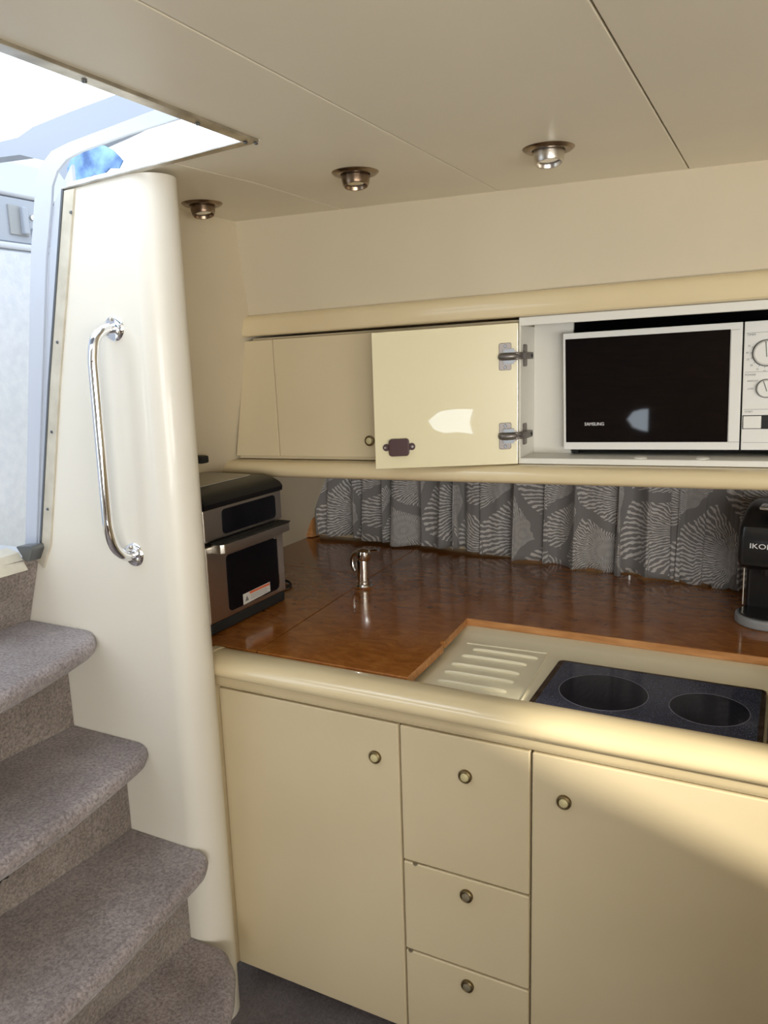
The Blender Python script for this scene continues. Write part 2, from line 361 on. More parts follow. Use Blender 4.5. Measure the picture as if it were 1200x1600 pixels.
bm = BM(); quadloft(bm, [(WX0-.01, yhull(WX0)+.012, .92), (WX1+.01, yhull(WX1)+.012, .92)], [(WX0-.01, yhull(WX0)+.012, 1.11), (WX1+.01, yhull(WX1)+.012, 1.11)], (0, 0.006, 0))
struct('window_1', bm, 'acrylic', 'low hull window hidden behind the patterned curtain', 'window', smooth=False)
# brown timber post at the left end of the curtains
bm = BM(); prism(bm, [(-1.60, 2.365), (-1.535, 2.365), (-1.53, 2.41), (-1.60, 2.41)], 'z', 0.862, 1.3); bevel(bm, .004, 2)
o = obj('trim_1', bm, 'edge'); tag(o, 'dark timber strip in the corner left of the curtains', 'trim'); o['kind'] = 'structure'
# room behind the camera: starboard wall, rear wall with shaped windows
bm = BM(); box(bm, 1.90, 1.95, -1.75, 2.1, 0, CZ+.01)
ws = struct('wall_right', bm, 'ceiling', 'cream saloon wall to the right', 'wall', smooth=False)
fin1 = [(-0.964, 1.055), (-0.925, 1.0), (-0.87, 0.98), (-0.823, 0.972), (-0.824, 1.126), (-0.87, 1.122), (-0.925, 1.105)]
fin2 = [(-0.193, 1.075), (-0.15, 1.01), (-0.073, 0.98), (0.03, 0.985), (0.138, 0.964), (0.112, 1.043), (0.139, 1.145), (0.0, 1.15), (-0.114, 1.138)]
fill_opening = [(0.45, 0.68), (1.75, 0.68), (1.75, 1.72), (0.45, 1.72)]  # opening added for the rear fill lamp
sunw = [(-.16, 1.84), (-.057, 1.70), (.17, 1.431), (.34, 1.22), (.42, 1.22), (.42, 1.42), (.17, 1.66), (-.02, 1.84)]
bm = BM(); box(bm, -1.62, 1.95, -1.75, -1.70, 0, CZ+.01)
wr = struct('wall_rear', bm, 'veneer', 'dark veneered saloon wall behind the viewpoint', 'wall', smooth=False)
def cut(host, poly, ax, a, b):
    bm = BM(); prism(bm, poly, ax, a, b); bmesh.ops.recalc_face_normals(bm, faces=bm.faces)
    me = bpy.data.meshes.new('cut'); bm.to_mesh(me); bm.free(); c = bpy.data.objects.new('cut', me); COL.objects.link(c)
    md = host.modifiers.new('cut', 'BOOLEAN'); md.object = c; md.solver = 'EXACT'
for poly in (fin1, fin2, fill_opening): cut(wr, poly, 'y', -1.80, -1.60)
cut(ws, sunw, 'x', 1.85, 2.0); cut(ws, [(-1.22, .90), (-.28, .90), (-.28, 1.34), (-1.22, 1.34)], 'x', 1.85, 2.0)  # second opening added for the side fill lamp
for h in (wr, ws):
    bpy.context.view_layer.update()
    nm = bpy.data.meshes.new_from_object(h.evaluated_get(bpy.context.evaluated_depsgraph_get()))
    h.modifiers.clear(); h.data = nm
for c in [o for o in COL.objects if o.name.startswith('cut')]: bpy.data.objects.remove(c)
# stair-side walls (port side of the stairs, out of view)
bm = BM(); box(bm, -1.62, -1.0, 0.06, 0.10, 0, CZ+.01)
struct('wall_stairs', bm, 'pillar', 'pale side wall on the near side of the stairs', 'wall', smooth=False)
bm = BM(); box(bm, -1.66, -1.62, -1.75, 0.10, 0, CZ+.01)
struct('wall_port', bm, 'pillar', 'pale saloon wall on the left, near the viewpoint', 'wall', smooth=False)

# ------------------------------------------------------------------ partition with rounded end (between the stairs and galley)
bm = BM()
PX, PR = -1.12, 0.054
right = [(PX + PR*math.sin(R(a)), 1.155 + PR - PR*math.cos(R(a))) for a in range(0, 181, 12)]
# left edge follows the slanted companionway; build by horizontal slices
zs = [0.0, 0.93, 1.005, 1.105, 1.119, 1.47, 1.842, CZ+.004]
def xl(z):
    t = [(0, -1.62), (0.93, -1.60), (1.005, -1.55), (1.105, -1.49), (1.119, -1.47), (1.47, -1.385), (1.842, -1.288), (CZ+.004, -1.288)]
    for (a, b), (c, d) in zip(t, t[1:]):
        if z <= c: return b + (d-b)*(z-a)/(c-a)
    return t[-1][1]
rings = []
for z in zs:
    rg = [(xl(z), 1.155)] + right + [(xl(z), 1.155+2*PR)]
    rings.append([bm.verts.new((x, y, z)) for x, y in rg])
for a, b in zip(rings, rings[1:]):
    n = len(a)
    for i in range(n): bm.faces.new((a[i], a[(i+1) % n], b[(i+1) % n], b[i]))
bm.faces.new(rings[0][::-1]); bm.faces.new(rings[-1])
for v in rings[-1]: v.co.z = min(CZ-.004, 1.8425 + (v.co.x+1.288)*.0245/.462)
struct('wall_partition', bm, 'pillar', 'pale cream partition with a rounded end, carrying the chrome grab rail', 'wall')

# ------------------------------------------------------------------ companionway frame
hf = thing('companionway_frame', 'worn metal edging strip round the stair hatch and doorway, screwed on', 'frame', (-1.05, 1.15, 1.1))
bm = BM()
box(bm, HX1-0.018, HX1+0.006, HY0, HY1+0.004, CZ-0.005, CZ+0.0035)
box(bm, HX1-0.018, HX1-0.015, HY0, HY1-0.004, CZ-0.005, CZ+0.016); bevel(bm, .0015, 2)
obj('side_strip', bm, 'alu', hf)
bm = BM()   # far strip, tapering down to the left
vs = [(HX1+0.005, 1.160, CZ-.0005), (-1.288, 1.160, 1.849), (-1.288, 1.150, 1.848), (HX1-0.018, 1.141, CZ-.0005), ]
A = [bm.verts.new((x, y, z-.005)) for x, y, z in vs]; B = [bm.verts.new(v) for v in vs]
bm.faces.new(A); bm.faces.new(B[::-1])
for i in range(4): bm.faces.new((A[i], B[i], B[(i+1)%4], A[(i+1)%4]))
bevel(bm, .0015, 2); obj('far_strip', bm, 'alu', hf)
bm = BM()   # vertical leg, slanted: cream flange and thin bright lip
fl = [(-1.282, 1.842), (-1.382, 1.47), (-1.466, 1.119), (-1.494, 1.090)]
prism(bm, [(x+.028, z) for x, z in fl][:3] + [(-1.470, 1.062), (-1.498, 1.085)] + [(x, z) for x, z in fl[:3][::-1]], 'y', 1.150, 1.157); bevel(bm, .0015, 2)
obj('door_flange', bm, 'alucream', hf)
bm = BM(); prism(bm, [(-1.2815, 1.845), (-1.3815, 1.47), (-1.4655, 1.119), (-1.500, 1.083), (-1.504, 1.086), (-1.470, 1.121), (-1.3865, 1.47), (-1.2865, 1.845)], 'y', 1.1485, 1.157); obj('bright_lip', bm, 'darkalu', hf)
for (x, y, z) in ((-1.288+.02, 1.149, 1.80), (-1.345, 1.149, 1.555), (-1.392, 1.149, 1.37), (-1.432, 1.149, 1.20)):
    bm = BM(); lathe(bm, [(0, -.0025), (.0028, -.002), (.0035, 0), (0, 0)], (x, y+.001, z), (0, 1, 0), 12); obj('screw', bm, 'darkalu', hf)
for (x, y) in ((HX1-.008, 0.80), (HX1-.008, 1.02), (HX1-.012, 1.145), (HX1+.000, 1.158), (HX1-.008, 0.62)):
    bm = BM(); lathe(bm, [(0, -.0025), (.003, -.002), (.004, 0), (0, 0)], (x, y, CZ-.006), (0, 0, 1), 12); obj('screw', bm, 'darkalu', hf)
bm = BM()   # threshold at the foot of the door
prism(bm, [(-1.515, 1.072), (-1.475, 1.066), (-1.500, 1.105), (-1.54, 1.112)], 'y', HY0+.01, 1.118); bevel(bm, .003, 2); obj('threshold', bm, 'alucream', hf)
bm = BM(); prism(bm, [(-1.512, 1.116), (-1.459, 1.122), (-1.457, 1.112), (-1.474, 1.084), (-1.486, 1.084)], 'y', 1.118, 1.152); bevel(bm, .003, 2); obj('corner_block', bm, 'darkalu', hf)

# ------------------------------------------------------------------ outside: cockpit gelcoat
inner = [(-0.83, 1.945), (-1.00, 1.938), (-1.142, 1.929), (-1.262, 1.917), (-1.305, 1.908), (-1.335, 1.890), (-1.353, 1.865), (-1.362, 1.83), (-1.392, 1.733), (-1.525, 1.12), (-1.55, 1.0)]
outer = [(-0.80, 1.985), (-1.066, 1.962), (-1.295, 1.939), (-1.345, 1.930), (-1.378, 1.909), (-1.396, 1.885), (-1.408, 1.85), (-1.440, 1.733), (-1.564, 1.117), (-1.60, 1.0)]
bm = BM(); prism(bm, inner + outer[::-1], 'y', 1.185, 1.192); bevel(bm, .002, 2)
o = obj('door_surround', bm, 'gelwhite'); tag(o, 'white moulded surround with a rounded corner outside the companionway', 'door surround')
bm = BM(); prism(bm, [(-1.30, 1.90), (-1.362, 1.83), (-1.392, 1.733), (-1.525, 1.12), (-1.55, 1.0), (-1.45, 1.0), (-1.40, 1.47), (-1.30, 1.85)], 'y', 1.192, 1.20)
o = obj('side_jamb', bm, 'gelwhite'); tag(o, 'grey jamb panel between the doorway edge and the white surround', 'panel')
bm = BM()   # coaming wall: with a slot window just above the ceiling
holeT = [(-0.80, 2.05), (-1.10, 2.02), (-1.30, 1.985), (-1.43, 1.965), (-1.43, 1.88)]
holeB = [(-0.80, 1.93), (-1.10, 1.91), (-1.43, 1.88)]
prism(bm, [(-0.6, 2.13), (-1.15, 2.071), (-1.423, 2.049), (-1.55, 2.036), (-1.60, 2.022), (-1.895, 2.02), (-1.895, 2.00), (-1.60, 1.985), (-1.50, 1.955), (-1.455, 1.90), (-1.47, 1.80), (-1.43, 1.80), (-1.43, 1.965), (-1.30, 1.985), (-1.10, 2.02), (-0.80, 2.05), (-0.6, 2.06)], 'y', 1.32, 1.36)
prism(bm, [(-0.6, 1.935), (-0.80, 1.93), (-1.10, 1.91), (-1.4299, 1.885), (-1.4299, CZ+.012), (-0.6, CZ+.02)], 'y', 1.32, 1.36)
cw = obj('cockpit_coaming', bm, 'gelgrey'); tag(cw, 'grey-white cockpit side moulding seen up through the hatch', 'cockpit moulding')
pn = thing('clear_screen', 'clear plastic screen strip along the far edge of the hatch', 'screen', (-1.0, 1.30, 1.89))
bm = BM(); prism(bm, [(-0.80, 1.935), (-1.43, 1.885), (-1.43, 1.96), (-1.10, 2.015), (-0.80, 2.04)], 'y', 1.300, 1.304); obj('pane', bm, 'acrylic', pn, smooth=False)
bm = BM()
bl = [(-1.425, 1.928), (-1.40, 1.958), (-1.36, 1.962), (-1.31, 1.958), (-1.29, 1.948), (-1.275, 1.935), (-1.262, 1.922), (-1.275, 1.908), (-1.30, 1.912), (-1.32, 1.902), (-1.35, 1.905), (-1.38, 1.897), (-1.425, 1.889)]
prism(bm, bl, 'y', 1.294, 1.297); obj('blue_patch', bm, 'mottledblue', pn, label='mottled blue patch on the screen')  # flat mottled blue shape in front of the pane
# far cockpit wall with locker latch
ck = thing('cockpit_locker', 'white cockpit wall with pebbled lower panel beyond the doorway', 'locker', (-1.92, 1.2, 0.9))
bm = BM(); box(bm, -1.95, -1.905, 0.2, 2.0, 1.965, 2.10); bevel(bm, .01, 3); obj('upper_panel', bm, 'gelwhite', ck)
bm = BM(); box(bm, -1.95, -1.91, 0.2, 2.0, 1.846, 1.962); bevel(bm, .002, 2); rec = obj('recess_panel', bm, 'gelgrey', ck)
bm = BM(); box(bm, -1.95, -1.898, 0.2, 2.0, 1.825, 1.843); bevel(bm, .006, 3); obj('ledge', bm, 'gelwhite', ck)
bm = BM(); box(bm, -1.95, -1.903, 0.2, 2.0, 0.9, 1.822); bevel(bm, .008, 3); obj('lower_panel', bm, 'gelpebble', ck)
bm = BM(); box(bm, -1.915, -1.905, 1.515, 1.575, 1.865, 1.943); bevel(bm, .002, 2); lt = obj('latch_plate', bm, 'greytray', ck)
bm = BM(); box(bm, -1.908, -1.892, 1.550, 1.568, 1.868, 1.940); bevel(bm, .004, 3); obj('latch_handle', bm, 'gelgrey', ck)
bm = BM(); lathe(bm, [(0, .006), (.007, .005), (.008, 0), (0, 0)], (-1.91, 1.592, 1.917), (1, 0, 0), 16); obj('lock_button', bm, 'steel', ck)
bm = BM(); box(bm, -1.91, -1.904, 1.588, 1.594, 1.868, 1.888); obj('keyhole_slot', bm, 'darkalu', ck)
# grooved sliding hatch rail, top left
hr = thing('sliding_hatch_lid', 'grey grooved edge of the slid-back hatch lid', 'hatch lid', (-1.15, 0.6, 1.93))
bm = BM(); box(bm, -1.75, -0.84, 0.30, 0.70, 1.945, 1.965); obj('lid_plate', bm, 'gelgrey', hr)
for k in range(4):
    bm = BM(); box(bm, -1.75, -0.90, 0.705+.016*k, 0.715+.016*k, 1.93, 1.95); obj('rib', bm, 'alu', hr)
# cockpit floor outside
bm = BM(); box(bm, -1.90, -1.575, 0.2, 1.31, 0.98, 1.05); tag(obj('cockpit_sole', bm, 'gelwhite'), 'white cockpit floor just outside the doorway', 'cockpit floor')

bm = BM(); box(bm, -0.60, -0.55, -1.2, 1.9, CZ+.03, 2.62); bevel(bm, .015, 3)  # unseen wall added above the ceiling to shade the hatch from the sun
tag(obj('hatch_sun_shade', bm, 'gelwhite'), 'added unseen white bulkhead standing on the deck right of the hatch, above the ceiling', 'shade_wall')
se = thing('shade_settee', 'added unseen settee behind the viewpoint with a tall upholstered back', 'light blocker', (1.0, 0.1, 0))
bm = BM(); box(bm, 0.16, 1.88, 0.20, 0.34, 0.001, 1.02); bevel(bm, .03, 4); obj('backrest', bm, 'cushion', se)  # tall block added out of view to shade the lower cabinet fronts
bm = BM(); box(bm, 0.16, 1.88, -0.42, 0.195, 0.001, 0.32); bevel(bm, .01, 3); obj('plinth', bm, 'veneer', se)
bm = BM(); box(bm, 0.16, 1.88, -0.44, 0.195, 0.322, 0.45); bevel(bm, .03, 4); obj('seat_cushion', bm, 'cushion', se)

# ------------------------------------------------------------------ stairs
st = thing('carpeted_staircase', 'companionway stairs covered in worn mauve-grey carpet', 'stairs', (-1.2, 0.8, 0))
def mirror_nose(pts, yc=0.625):
    pts = list(pts); return pts + [(x, 2*yc-y) for x, y in pts[::-1] if y > yc+0.01]
def tread(nose, back, ztop, name='tread'):
    bm = BM()
    P = mirror_nose(nose)
    top = [(back[0], 1.153)] + P + [(back[1], 0.104)]
    rings = []
    N = len(top)
    # rounded nose made from stacked outlines
    cx = sum(p[0] for p in top)/N
    for dz, inset in ((0, .020), (-.003, .010), (-.010, .003), (-.020, 0.0), (-.032, .004), (-.042, .014), (-.045, .024)):
        rg = []
        for i, (x, y) in enumerate(top):
            if 0 < i < N-1:
                a = Vector(top[i-1]); b = Vector(top[i+1]); d = (b-a).normalized(); n = Vector((-d.y, d.x))
                q = Vector((x, y)) - n*inset if 1 < i < N-2 else Vector((x - inset*1.15, y))
                q.y = min(max(q.y, 0.104), 1.153)
                rg.append((q.x, q.y, ztop+dz))
            else: rg.append((x, y, ztop+dz))
        rings.append([bm.verts.new(p) for p in rg])
    for a, b in zip(rings, rings[1:]):
        for i in range(N): bm.faces.new((a[i], a[(i+1) % N], b[(i+1) % N], b[i]))
    bm.faces.new(rings[0]); bm.faces.new(rings[-1][::-1])
    return obj(name, bm, 'carpet', st, sharp=60)
def fine(pts, n=5): return [(p.x, p.y) for p in smooth_path([(a, b, 0) for a, b in pts], n)]
n1 = fine([(-1.330, 1.153), (-1.300, 1.125), (-1.283, 1.085), (-1.262, 1.01), (-1.240, .916), (-1.222, .785), (-1.220, .625)])
n2 = fine([(-1.205, 1.153), (-1.184, 1.125), (-1.173, 1.085), (-1.150, .95), (-1.140, .87), (-1.136, .785), (-1.132, .625)])
n3 = fine([(-1.058, 1.153), (-1.040, 1.125), (-1.032, 1.085), (-1.020, .966), (-1.010, .877), (-1.004, .785), (-1.000, .625)])
n4 = fine([(-1.020, 1.153), (-.985, 1.128), (-.957, 1.092), (-.925, 1.045), (-.900, .98), (-.885, .87), (-.875, .785), (-.868, .625)])
tread(n1, (-1.56, -1.56), 0.930); tread(n2, (-1.45, -1.45), 0.687); tread(n3, (-1.30, -1.34), 0.462); tread(n4, (-1.15, -1.17), 0.231)
def riser(x, z0, z1, lean=0.0, bow=0.02):
    bm = BM()
    ys = [1.1535, 0.95, .625, .30, .104]; bx = [0, -.012, -bow, -.012, 0]
    quadloft(bm, [(x+b, y, z0) for y, b in zip(ys, bx)], [(x+b+lean, y, z1) for y, b in zip(ys, bx)], (-0.03, 0, 0))
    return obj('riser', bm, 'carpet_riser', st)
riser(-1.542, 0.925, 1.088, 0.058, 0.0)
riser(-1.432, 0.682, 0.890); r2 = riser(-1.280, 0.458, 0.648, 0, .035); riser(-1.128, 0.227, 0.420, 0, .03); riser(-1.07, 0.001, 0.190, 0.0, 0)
bm = BM(); box(bm, -1.62, -1.47, 0.105, 1.153, 0.0, 0.88); box(bm, -1.47, -1.34, 0.105, 1.153, 0, 0.64); box(bm, -1.34, -1.20, 0.105, 1.153, 0, 0.41); obj('stair_core', bm, 'blackmatte', st, smooth=False)
bm = BM()   # torn patch in the third riser
hp = [(.80, .540), (.815, .553), (.832, .548), (.845, .560), (.862, .556), (.868, .563), (.870, .548), (.855, .545), (.850, .534), (.838, .538), (.826, .530), (.812, .533)]
prism(bm, hp, 'x', -1.300, -1.303+.012); obj('torn_hole', bm, 'blackmatte', r2, label='dark torn hole in the riser carpet')
bm = BM(); box(bm, -1.292, -1.2885, .852, .866, .541, .557); obj('metal_plate', bm, 'darkalu', r2)

# ------------------------------------------------------------------ grab rail
gr = thing('grab_rail', 'chrome grab rail with round flanges on the pale partition', 'handrail', (-1.19, 1.155, 1.1))
path = [(-1.188, 1.150, 1.576), (-1.188, 1.128, 1.572), (-1.189, 1.106, 1.555), (-1.190, 1.097, 1.52), (-1.191, 1.096, 1.48), (-1.193, 1.096, 1.35), (-1.195, 1.096, 1.22), (-1.194, 1.097, 1.18), (-1.193, 1.106, 1.145), (-1.192, 1.128, 1.122), (-1.192, 1.150, 1.117)]
bm = BM(); tube(bm, smooth_path(path, 6), 0.0105, 20); obj('bar', bm, 'chrome', gr, wn=False, sharp=60)
for z, x in ((1.576, -1.188), (1.117, -1.192)):
    bm = BM(); lathe(bm, [(0, -.006), (.018, -.006), (.023, -.004), (.0255, 0), (0, 0)], (x, 1.155, z), (0, 1, 0), 32); f = obj('flange', bm, 'chrome', gr, sharp=50)
    for a in (90, 210, 330):
        bm = BM(); lathe(bm, [(0, -.005), (.003, -.0045), (.0048, -.002), (.0052, 0), (0, 0)], (x+.0175*math.cos(R(a)), 1.149, z+.0175*math.sin(R(a))), (0, 1, 0), 14); obj('screw', bm, 'steel', f)

# ------------------------------------------------------------------ lower cabinets
FY = 1.300; DT = 0.776; DB = 0.057
def knob(parent, x, y, z, m_in='brass'):
    bm = BM(); lathe(bm, [(0, -.006), (.0092, -.006), (.0108, -.0078), (.0132, -.0062), (.0138, -.003), (.0135, 0), (0, 0)], (x, y, z), (0, 1, 0), 28)
    k = obj('knob', bm, 'brassdark', parent)
    bm = BM(); lathe(bm, [(0, -.0095), (.005, -.0092), (.0082, -.0080), (.0090, -.0058), (0, -.0058)], (x, y, z), (0, 1, 0), 24); obj('knob_button', bm, m_in, k)
def front(name, parent, x0, x1, z0, z1, m='cream', y0=FY, t=.018, bv=.0035):
    bm = BM(); box(bm, x0, x1, y0, y0+t, z0, z1); bevel(bm, bv, 3); return obj(name, bm, m, parent)
def carcass(t, x0, x1):
    bm = BM(); box(bm, x0, x1, FY+.0205, 1.95, DB+.004, 0.80); obj('body', bm, 'cream', t, smooth=False)
    bm = BM(); box(bm, x0, x1, 1.37, 1.9, 0.001, DB+.004); obj('plinth', bm, 'carpet_floor', t, smooth=False)
c1 = thing('base_cabinet', 'cream base cabinet with one tall door, next to the rounded partition', 'cabinet', (-0.89, FY, 0))
carcass(c1, -1.119, -.6605); d = front('door', c1, -1.119, -.6625, DB, DT); knob(d, -.716, FY, .694)
c2 = thing('drawer_unit', 'cream unit of three drawers between the two tall doors', 'drawers', (-0.52, FY, 0))
carcass(c2, -.6600, -.3865)
for z0, z1, kz in ((.4745, DT, .697), (.2625, .4705, .434), (DB, .2585, .224)):
    d = front('drawer', c2, -.6585, -.3885, z0, z1); knob(d, -.517, FY, kz, 'brass' if kz > .6 else 'brassdull')
for x, z in ((-.632, .4695), (-.648, .2575)):
    dw = [o for o in c2.children if o.name.startswith('drawer')][1 if z > .4 else 2]
    bm = BM(); prism(bm, [(x-.004, z-.001), (x, z-.0042), (x+.004, z-.002), (x+.006, z+.0012), (x-.005, z+.0012)], 'y', FY-.0004, FY+.004); obj('chipped_spot', bm, 'brassdull', dw, smooth=False)
c3 = thing('base_cabinet', 'cream base cabinet under the hob, its wide door catching a streak of light', 'cabinet', (-0.1, FY, 0))
carcass(c3, -.3860, .30); d = front('door', c3, -.3845, .265, DB, DT); knob(d, -.323, FY, .691)
c4 = thing('base_cabinet', 'cream base cabinet at the far right, outside the picture', 'cabinet', (0.7, FY, 0))
carcass(c4, .3005, 1.88); d = front('door', c4, .269, 1.0, DB, DT)

# rounded front rim of the worktop with recessed bead beneath
bm = BM()
rim = [(1.345, .845), (1.343, .855), (1.335, .8592), (1.318, .8618), (1.300, .8618), (1.283, .859), (1.270, .853), (1.262, .845), (1.2585, .836), (1.260, .828), (1.265, .822), (1.273, .819), (1.284, .818), (1.287, .815), (1.2875, .800), (1.290, .794), (1.2915, .788), (1.297, .783), (1.300, .781), (1.345, .781)]
prism(bm, rim, 'x', -1.124, 1.88)
obj_r = obj('worktop_edge_moulding', bm, 'cream_gloss', sharp=50, wn=False); tag(obj_r, 'glossy rounded cream edge moulding along the front of the worktop', 'moulding')
bm = BM(); prism(bm, [(y-.003 if y < 1.3 else y, z+.002 if z > .84 else z-.01) for y, z in rim], 'x', -1.150, -1.1245); bevel(bm, .003, 2)
tag(obj('moulding_end_cap', bm, 'cream', sharp=50), 'small cream cap joining the worktop moulding to the partition', 'moulding')
bm = BM(); box(bm, -1.56, -1.120, 1.268, 1.33, 0.057, 0.85); 
tag(obj('filler_panel', bm, 'cream', smooth=False), 'narrow cream filler behind the rounded partition end', 'panel')

# ------------------------------------------------------------------ worktop
WZ = 0.860
wt = thing('worktop', 'glossy burl wood worktop made of fitted panels', 'worktop', (-0.9, 1.6, WZ-.018))
def wpanel(pts, lab=None, m='wood', bv=.0012):
    bm = BM(); prism(bm, pts, 'z', WZ-.017, WZ); bevel(bm, bv, 2); return obj('worktop_panel', bm, m, wt, label=lab)
wpanel([(-1.560, 1.346), (-1.0405, 1.346), (-1.0685, 1.73), (-1.086, 2.000), (-1.560, 2.000)])
wpanel([(-1.560, 2.0025), (-1.0865, 2.0025), (-1.112, 2.42), (-1.560, 2.42)])
wpanel([(-1.038, 1.346), (-.661, 1.346), (-.6665, 1.545), (-.676, 1.549), (-.678, 1.560), (-.672, 1.566), (-.683, 1.737), (1.88, 1.737), (1.88, yhull(1.88)-.004), (.4, yhull(.4)-.004), (-.09, yhull(-.09)-.004), (-.4, yhull(-.4)-.004), (-.89, yhull(-.89)-.004), (-1.1095, 2.415), (-1.084, 2.0), (-1.066, 1.73)])
bm = BM(); prism(bm, [(-.6608, 1.346), (-.6582, 1.346), (-.6640, 1.544), (-.6665, 1.5445)], 'z', WZ-.0175, WZ-.0004); obj('edge_lipping', bm, 'edge', wt, smooth=False)
bm = BM(); prism(bm, [(-.672, 1.5665), (-.6695, 1.5665), (-.6805, 1.7345), (1.87, 1.7345), (1.87, 1.7368), (-.6828, 1.7368)], 'z', WZ-.0175, WZ-.0004); obj('edge_lipping', bm, 'edge', wt, smooth=False)
bm = BM(); box(bm, -.90, 1.86, 1.7485, 1.90, .802, WZ-.018); box(bm, -1.5, -.90, 1.36, 1.90, .802, WZ-.018); obj('substrate', bm, 'seam', wt, smooth=False)
# cream moulded drainer tray
TZ = 0.832
tr = thing('drainer_tray', 'cream moulded drainer tray with raised ribs beside the hob', 'drainer', (-0.4, 1.5, TZ-.02))
bm = BM()
ys = [(1.345, TZ), (1.640, TZ), (1.665, TZ+.001), (1.690, TZ+.005), (1.712, TZ+.010), (1.7335, TZ+.0105)]
prism(bm, [(y, z) for y, z in ys] + [(1.7335, TZ-.012), (1.345, TZ-.012)], 'x', -.690, 1.86)
# sunken drainer shape: frame lines
obj('tray_shell', bm, 'tray', tr, sharp=50, wn=False)
bm = BM()
for a, b in (((-.645, 1.642), (-.452, 1.650)), ((-.452, 1.650), (-.432, 1.37)), ):
    tube(bm, [(a[0], a[1], TZ+.0002), (b[0], b[1], TZ+.0002)], .0022, 8)
obj('raised_border', bm, 'tray', tr)
for y, x0, x1 in ((1.612, -.612, -.470), (1.567, -.622, -.482), (1.513, -.625, -.481), (1.466, -.622, -.478), (1.416, -.617, -.478), (1.372, -.612, -.475)):
    bm = BM(); tube(bm, [(x0-.004, y-.002, TZ-.002), (x0, y-.002, TZ+.0005), (x0+.02, y-.001, TZ+.0012), (x1-.02, y, TZ+.0012), (x1, y, TZ+.0005), (x1+.004, y, TZ-.002)], .0048, 12); obj('rib', bm, 'tray', tr, wn=False)
# hob
hb = thing('ceramic_hob', 'two-ring ceramic hob of speckled blue-black glass in a metal frame', 'hob', (-.21, 1.48, TZ))
bm = BM(); prism(bm, rect_round(-.416, -.004, 1.350, 1.614, .012), 'z', TZ+.0002, TZ+.006); bevel(bm, .002, 2); obj('metal_frame', bm, 'bronze', hb)
bm = BM(); prism(bm, rect_round(-.403, -.013, 1.360, 1.603, .008), 'z', TZ+.004, TZ+.0075); bevel(bm, .001, 2); obj('glass_top', bm, 'hob', hb)
for cx, cy, r in ((-.293, 1.476, .0845), (-.098, 1.476, .0695)):
    bm = BM(); lathe(bm, [(0, 0), (r, 0), (r, .0003), (0, .0003)], (cx, cy, TZ+.0075), (0, 0, 1), 64); bz = obj('burner_zone', bm, 'burner', hb, smooth=False)
    bm = BM(); lathe(bm, [(r, 0), (r, .0005), (r+.0016, .0005), (r+.0016, 0)], (cx, cy, TZ+.0075), (0, 0, 1), 64); obj('printed_ring', bm, 'ring', bz, smooth=False)
# folding metal guard beside the hob
hg = thing('metal_hob_flap', 'upright dark metal flap with a round knob at the right end of the hob', 'flap', (.006, 1.48, TZ))
bm = BM(); box(bm, .001, .012, 1.352, 1.60, TZ+.0002, .858); bevel(bm, .002, 2); obj('flap', bm, 'bronze', hg)
bm = BM(); lathe(bm, [(0, -.012), (.009, -.011), (.012, -.006), (.012, .006), (.009, .011), (0, .012)], (.012, 1.655, .856), (1, 0, 0), 20); tube(bm, [(.012, 1.655, TZ+.003), (.012, 1.655, .850)], .004, 10); obj('knob', bm, 'bronze', hg)

# ------------------------------------------------------------------ tap
tp = thing('folding_tap', 'short folding chrome mixer tap standing on the wood worktop', 'tap', (-1.056, 1.885, WZ))
bm = BM(); lathe(bm, [(0, 0), (.024, 0), (.026, .004), (.024, .009), (.021, .011), (.021, .018), (.019, .020), (.019, .080), (.0175, .084), (0, .084)], (-1.056, 1.885, WZ), (0, 0, 1), 32); obj('body', bm, 'chrome', tp)
bm = BM(); lathe(bm, [(0, 0), (.018, 0), (.0205, .004), (.0205, .018), (.018, .026), (.010, .031), (0, .032)], (-1.052, 1.882, WZ+.083), (.16, -.1, 1), 28); obj('head', bm, 'chrome', tp)
bm = BM(); tube(bm, smooth_path([(-1.045, 1.885, WZ+.104), (-1.02, 1.878, WZ+.112), (-.998, 1.872, WZ+.116)], 4), [.0042]*8+[.005], 10); obj('lever', bm, 'chrome', tp)
bm = BM(); tube(bm, smooth_path([(-1.066, 1.895, WZ+.090), (-1.088, 1.905, WZ+.092), (-1.104, 1.912, WZ+.078), (-1.106, 1.912, WZ+.052), (-1.096, 1.910, WZ+.036)], 6), .0075, 14); obj('spout', bm, 'chrome', tp)

# ------------------------------------------------------------------ upper cabinets: mouldings, closed doors, open bay
def up(z, x): return z + 0.018*(x + .9)
def shear(bm):
    for v in bm.verts: v.co.z = up(v.co.z, v.co.x)
    return bm
bm = BM()   # upper fascia moulding
prism(bm, [(1.800, 1.638), (1.789, 1.637), (1.779, 1.634), (1.772, 1.628), (1.7685, 1.619), (1.767, 1.600), (1.767, 1.586), (1.769, 1.582), (1.774, 1.580), (1.800, 1.580)], 'x', -1.365, 1.88); shear(bm)
fa = obj('upper_moulding', bm, 'cream_gloss', sharp=50, wn=False); tag(fa, 'rounded cream moulding running above the upper cabinet doors', 'moulding')
bm = BM()   # lower lip moulding
prism(bm, [(1.830, 1.2385), (1.779, 1.2385), (1.764, 1.236), (1.752, 1.229), (1.746, 1.217), (1.747, 1.205), (1.756, 1.197), (1.775, 1.193), (1.830, 1.193)], 'x', -1.450, 1.88); shear(bm)
lp = obj('lower_moulding', bm, 'cream_gloss', sharp=50, wn=False); tag(lp, 'rounded cream moulding under the upper cabinets, above the curtains', 'moulding')
uc = thing('wall_cabinet', 'closed cream wall cabinet at the left with slim end panel and brass knob', 'cabinet', (-1.0, 1.8, 1.24))
